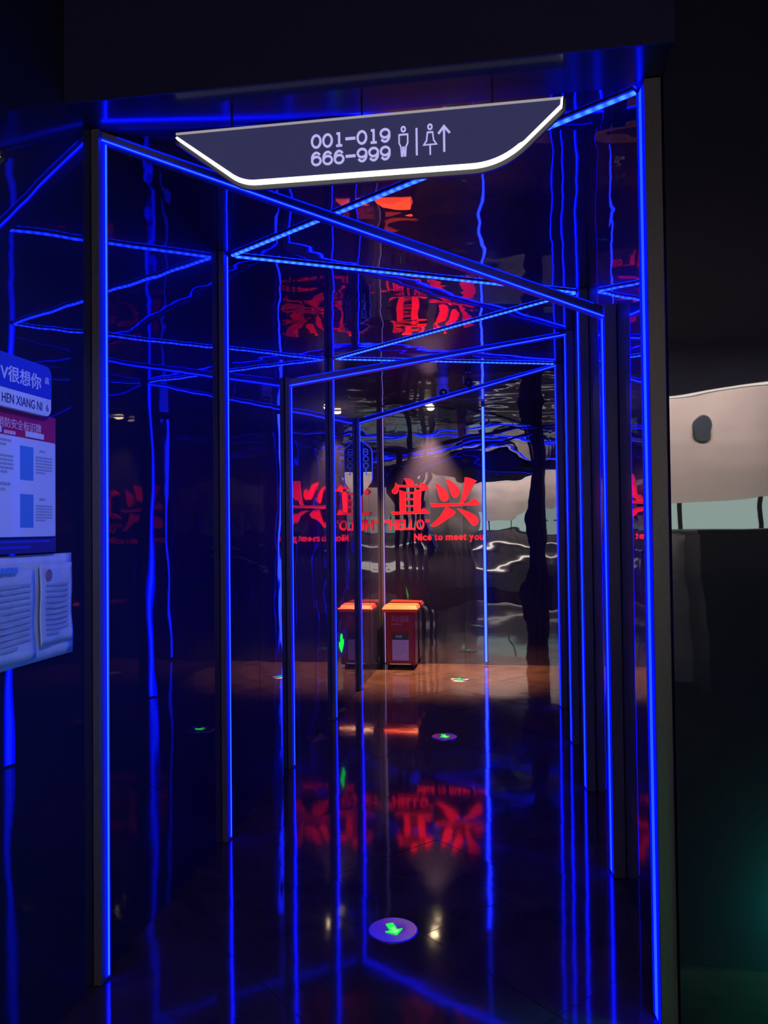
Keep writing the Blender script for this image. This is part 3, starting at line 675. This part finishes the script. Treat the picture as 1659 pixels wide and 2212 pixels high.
floor_light((-0.434, 2.898), math.radians(-62), 'nearest green arrow floor light, large steel disc in front of the passage')
floor_light((-0.451, 5.602), math.radians(-70), 'middle green arrow floor light, halfway down the passage')
floor_light((-0.464, 7.722), math.radians(-75), 'farthest green arrow floor light on the brown floor near the end wall')
t = thing('arrow_light', 'green arrow light low on the left wall, pointing down', 'exit light', (WL, 6.33, 0.55))
fa = FR_LEFT(WL)
bm = NB(); prism(bm, fa, rrect(6.10, 6.56, 0.44, 0.655, 0.015), 0.0, 0.012); obj('housing', bm, 'black', t, bevel=0.002)
bm = NB(); prism(bm, fa, [(6.30, 0.615), (6.335, 0.632), (6.37, 0.615), (6.37, 0.545), (6.42, 0.575), (6.42, 0.535), (6.335, 0.475), (6.25, 0.535), (6.25, 0.575), (6.30, 0.545)], 0.012, 0.016); obj('arrow_lens', bm, 'green', t)

# ------------------------------------------------------------------ blade sign by the far left post
YS2 = 7.232; fs = FR_FRONT(YS2)
t = thing('blade_sign', 'upright mirror room sign with blue outline sticking out from the left wall', 'sign', (-1.30, YS2, 2.07))
ol = [(-1.362, 2.335), (-1.315, 2.318), (-1.262, 2.272), (-1.242, 2.255), (-1.232, 2.225), (-1.232, 1.965), (-1.242, 1.935), (-1.290, 1.872), (-1.335, 1.812), (-1.362, 1.800)]
bm = NB(); prism(bm, fs, ol, -0.004, 0.004); obj('panel', bm, 'mirror_acrylic', t)
bm = NB()
for a, b in zip(ol[:-1], ol[1:]):
    if b[1] < 1.9: break
    stroke(bm, fs, [a, b], 0.007, -0.006, 0.007)
obj('outline_light', bm, 'blue_line', t)
for ch, v0 in (('B', 2.195), ('0', 2.130), ('0', 2.065), ('1', 2.003)):
    bm = NB(); ht = 0.056; cu = -1.291
    if ch == 'B':
        stroke(bm, fs, [(cu-.02, v0), (cu-.02, v0+ht), (cu+.006, v0+ht), (cu+.018, v0+ht*.82), (cu+.010, v0+ht*.53), (cu+.021, v0+ht*.26), (cu+.008, v0)], 0.006, .004, .007, True)
        stroke(bm, fs, [(cu-.02, v0+ht*.53), (cu+.010, v0+ht*.53)], 0.006, .004, .007)
    elif ch == '0': stroke(bm, fs, ell(cu, v0+ht/2, 0.022, ht/2-.003)[:-1], 0.006, .004, .007, True)
    else: stroke(bm, fs, [(cu-.008, v0+ht*.8), (cu+.002, v0+ht), (cu+.002, v0)], 0.007, .004, .007)
    obj('digit' if ch != 'B' else 'letter', bm, 'blue_line', t)
bm = NB(); box(bm, WL-0.002, -1.350, YS2-0.012, YS2+0.012, 1.79, 2.345); obj('wall_bracket', bm, 'post', t)

# ------------------------------------------------------------------ ceiling devices
C = (-0.537, 7.02)
t = thing('security_camera', 'pale grey dome camera hanging from the mirrored ceiling', 'camera', (*C, CZ))
bm = NB(); lathe(bm, (*C, CZ), (0, 0, -1), [(0.050, 0.0), (0.050, 0.012), (0.046, 0.055), (0.036, 0.07)], 32); obj('mount', bm, 'grey_plastic', t, smooth=True)
bm = NB(); lathe(bm, (*C, CZ-0.066), (0, 0, -1), [(0.034, 0.0), (0.044, 0.012), (0.052, 0.035), (0.054, 0.075), (0.050, 0.105), (0.036, 0.13), (0.012, 0.142)], 32); obj('body', bm, 'grey_plastic', t, smooth=True)
bm = NB(); lathe(bm, (C[0]+0.005, C[1]-0.040, CZ-0.148), (0.03, -1, -0.18), [(0.036, 0.0), (0.036, 0.012), (0.030, 0.019), (0.012, 0.022)], 28); obj('lens', bm, 'glass_lens', t, smooth=True)
C = (-0.30, 6.74)
t = thing('ceiling_projector', 'small black spot projector hanging where the far beam passes', 'projector', (*C, CZ))
bm = NB(); cyl(bm, (*C, CZ), (0, 0, -1), 0.03, 0.03, 0.02, 24); obj('mount', bm, 'black', t)
bm = NB(); cyl(bm, (*C, CZ-0.02), (0, 0, -1), 0.008, 0.008, 0.05, 12); obj('stem', bm, 'black', t)
bm = NB(); lathe(bm, (C[0], C[1]+0.03, CZ-0.095), (0.1, -1, -0.5), [(0.026, 0), (0.036, 0.01), (0.036, 0.085), (0.030, 0.095)], 24); obj('body', bm, 'black', t, smooth=True)
bm = NB(); box(bm, C[0]-0.042, C[0]-0.036, C[1]-0.012, C[1]+0.012, CZ-0.11, CZ-0.055); obj('knob', bm, 'grey_plastic', t)
C = (-0.815, 8.44)
t = thing('downlight', 'small warm downlight in the ceiling close to the end wall', 'downlight', (*C, CZ))
bm = NB(); lathe(bm, (*C, CZ), (0, 0, -1), [(0.055, 0.0), (0.055, 0.006), (0.042, 0.010)], 32); obj('trim_ring', bm, 'grey_plastic', t)
bm = NB(); lathe(bm, (*C, CZ-0.010), (0, 0, -1), [(0.040, 0.0), (0.036, 0.012), (0.02, 0.02)], 24); obj('bulb', bm, 'bulb', t, smooth=True)
ld = bpy.data.lights.new('downlight_beam', 'SPOT'); ld.energy = SPOT_GAIN; ld.color = (1.0, 0.52, 0.23); ld.spot_size = math.radians(64); ld.spot_blend = 0.8; ld.shadow_soft_size = 0.035
lo = bpy.data.objects.new('downlight_beam', ld); COL.objects.link(lo); lo.location = (C[0], C[1], CZ-0.035); lo.rotation_euler = (math.radians(-3), 0, 0)

# ------------------------------------------------------------------ green exit light beside the entrance
t = thing('exit_light', 'low green exit light box on the shiny panel right of the entrance', 'exit light', (1.02, YF, 0.4))
bm = NB(); box(bm, 0.85, 1.20, YF-0.05, YF, 0.30, 0.46); obj('housing', bm, 'grey_plastic', t, bevel=0.004)
bm = NB(); box(bm, 0.845, 1.205, YF-0.13, YF-0.05, 0.295, 0.465); obj('lit_face', bm, 'green_bright', t)
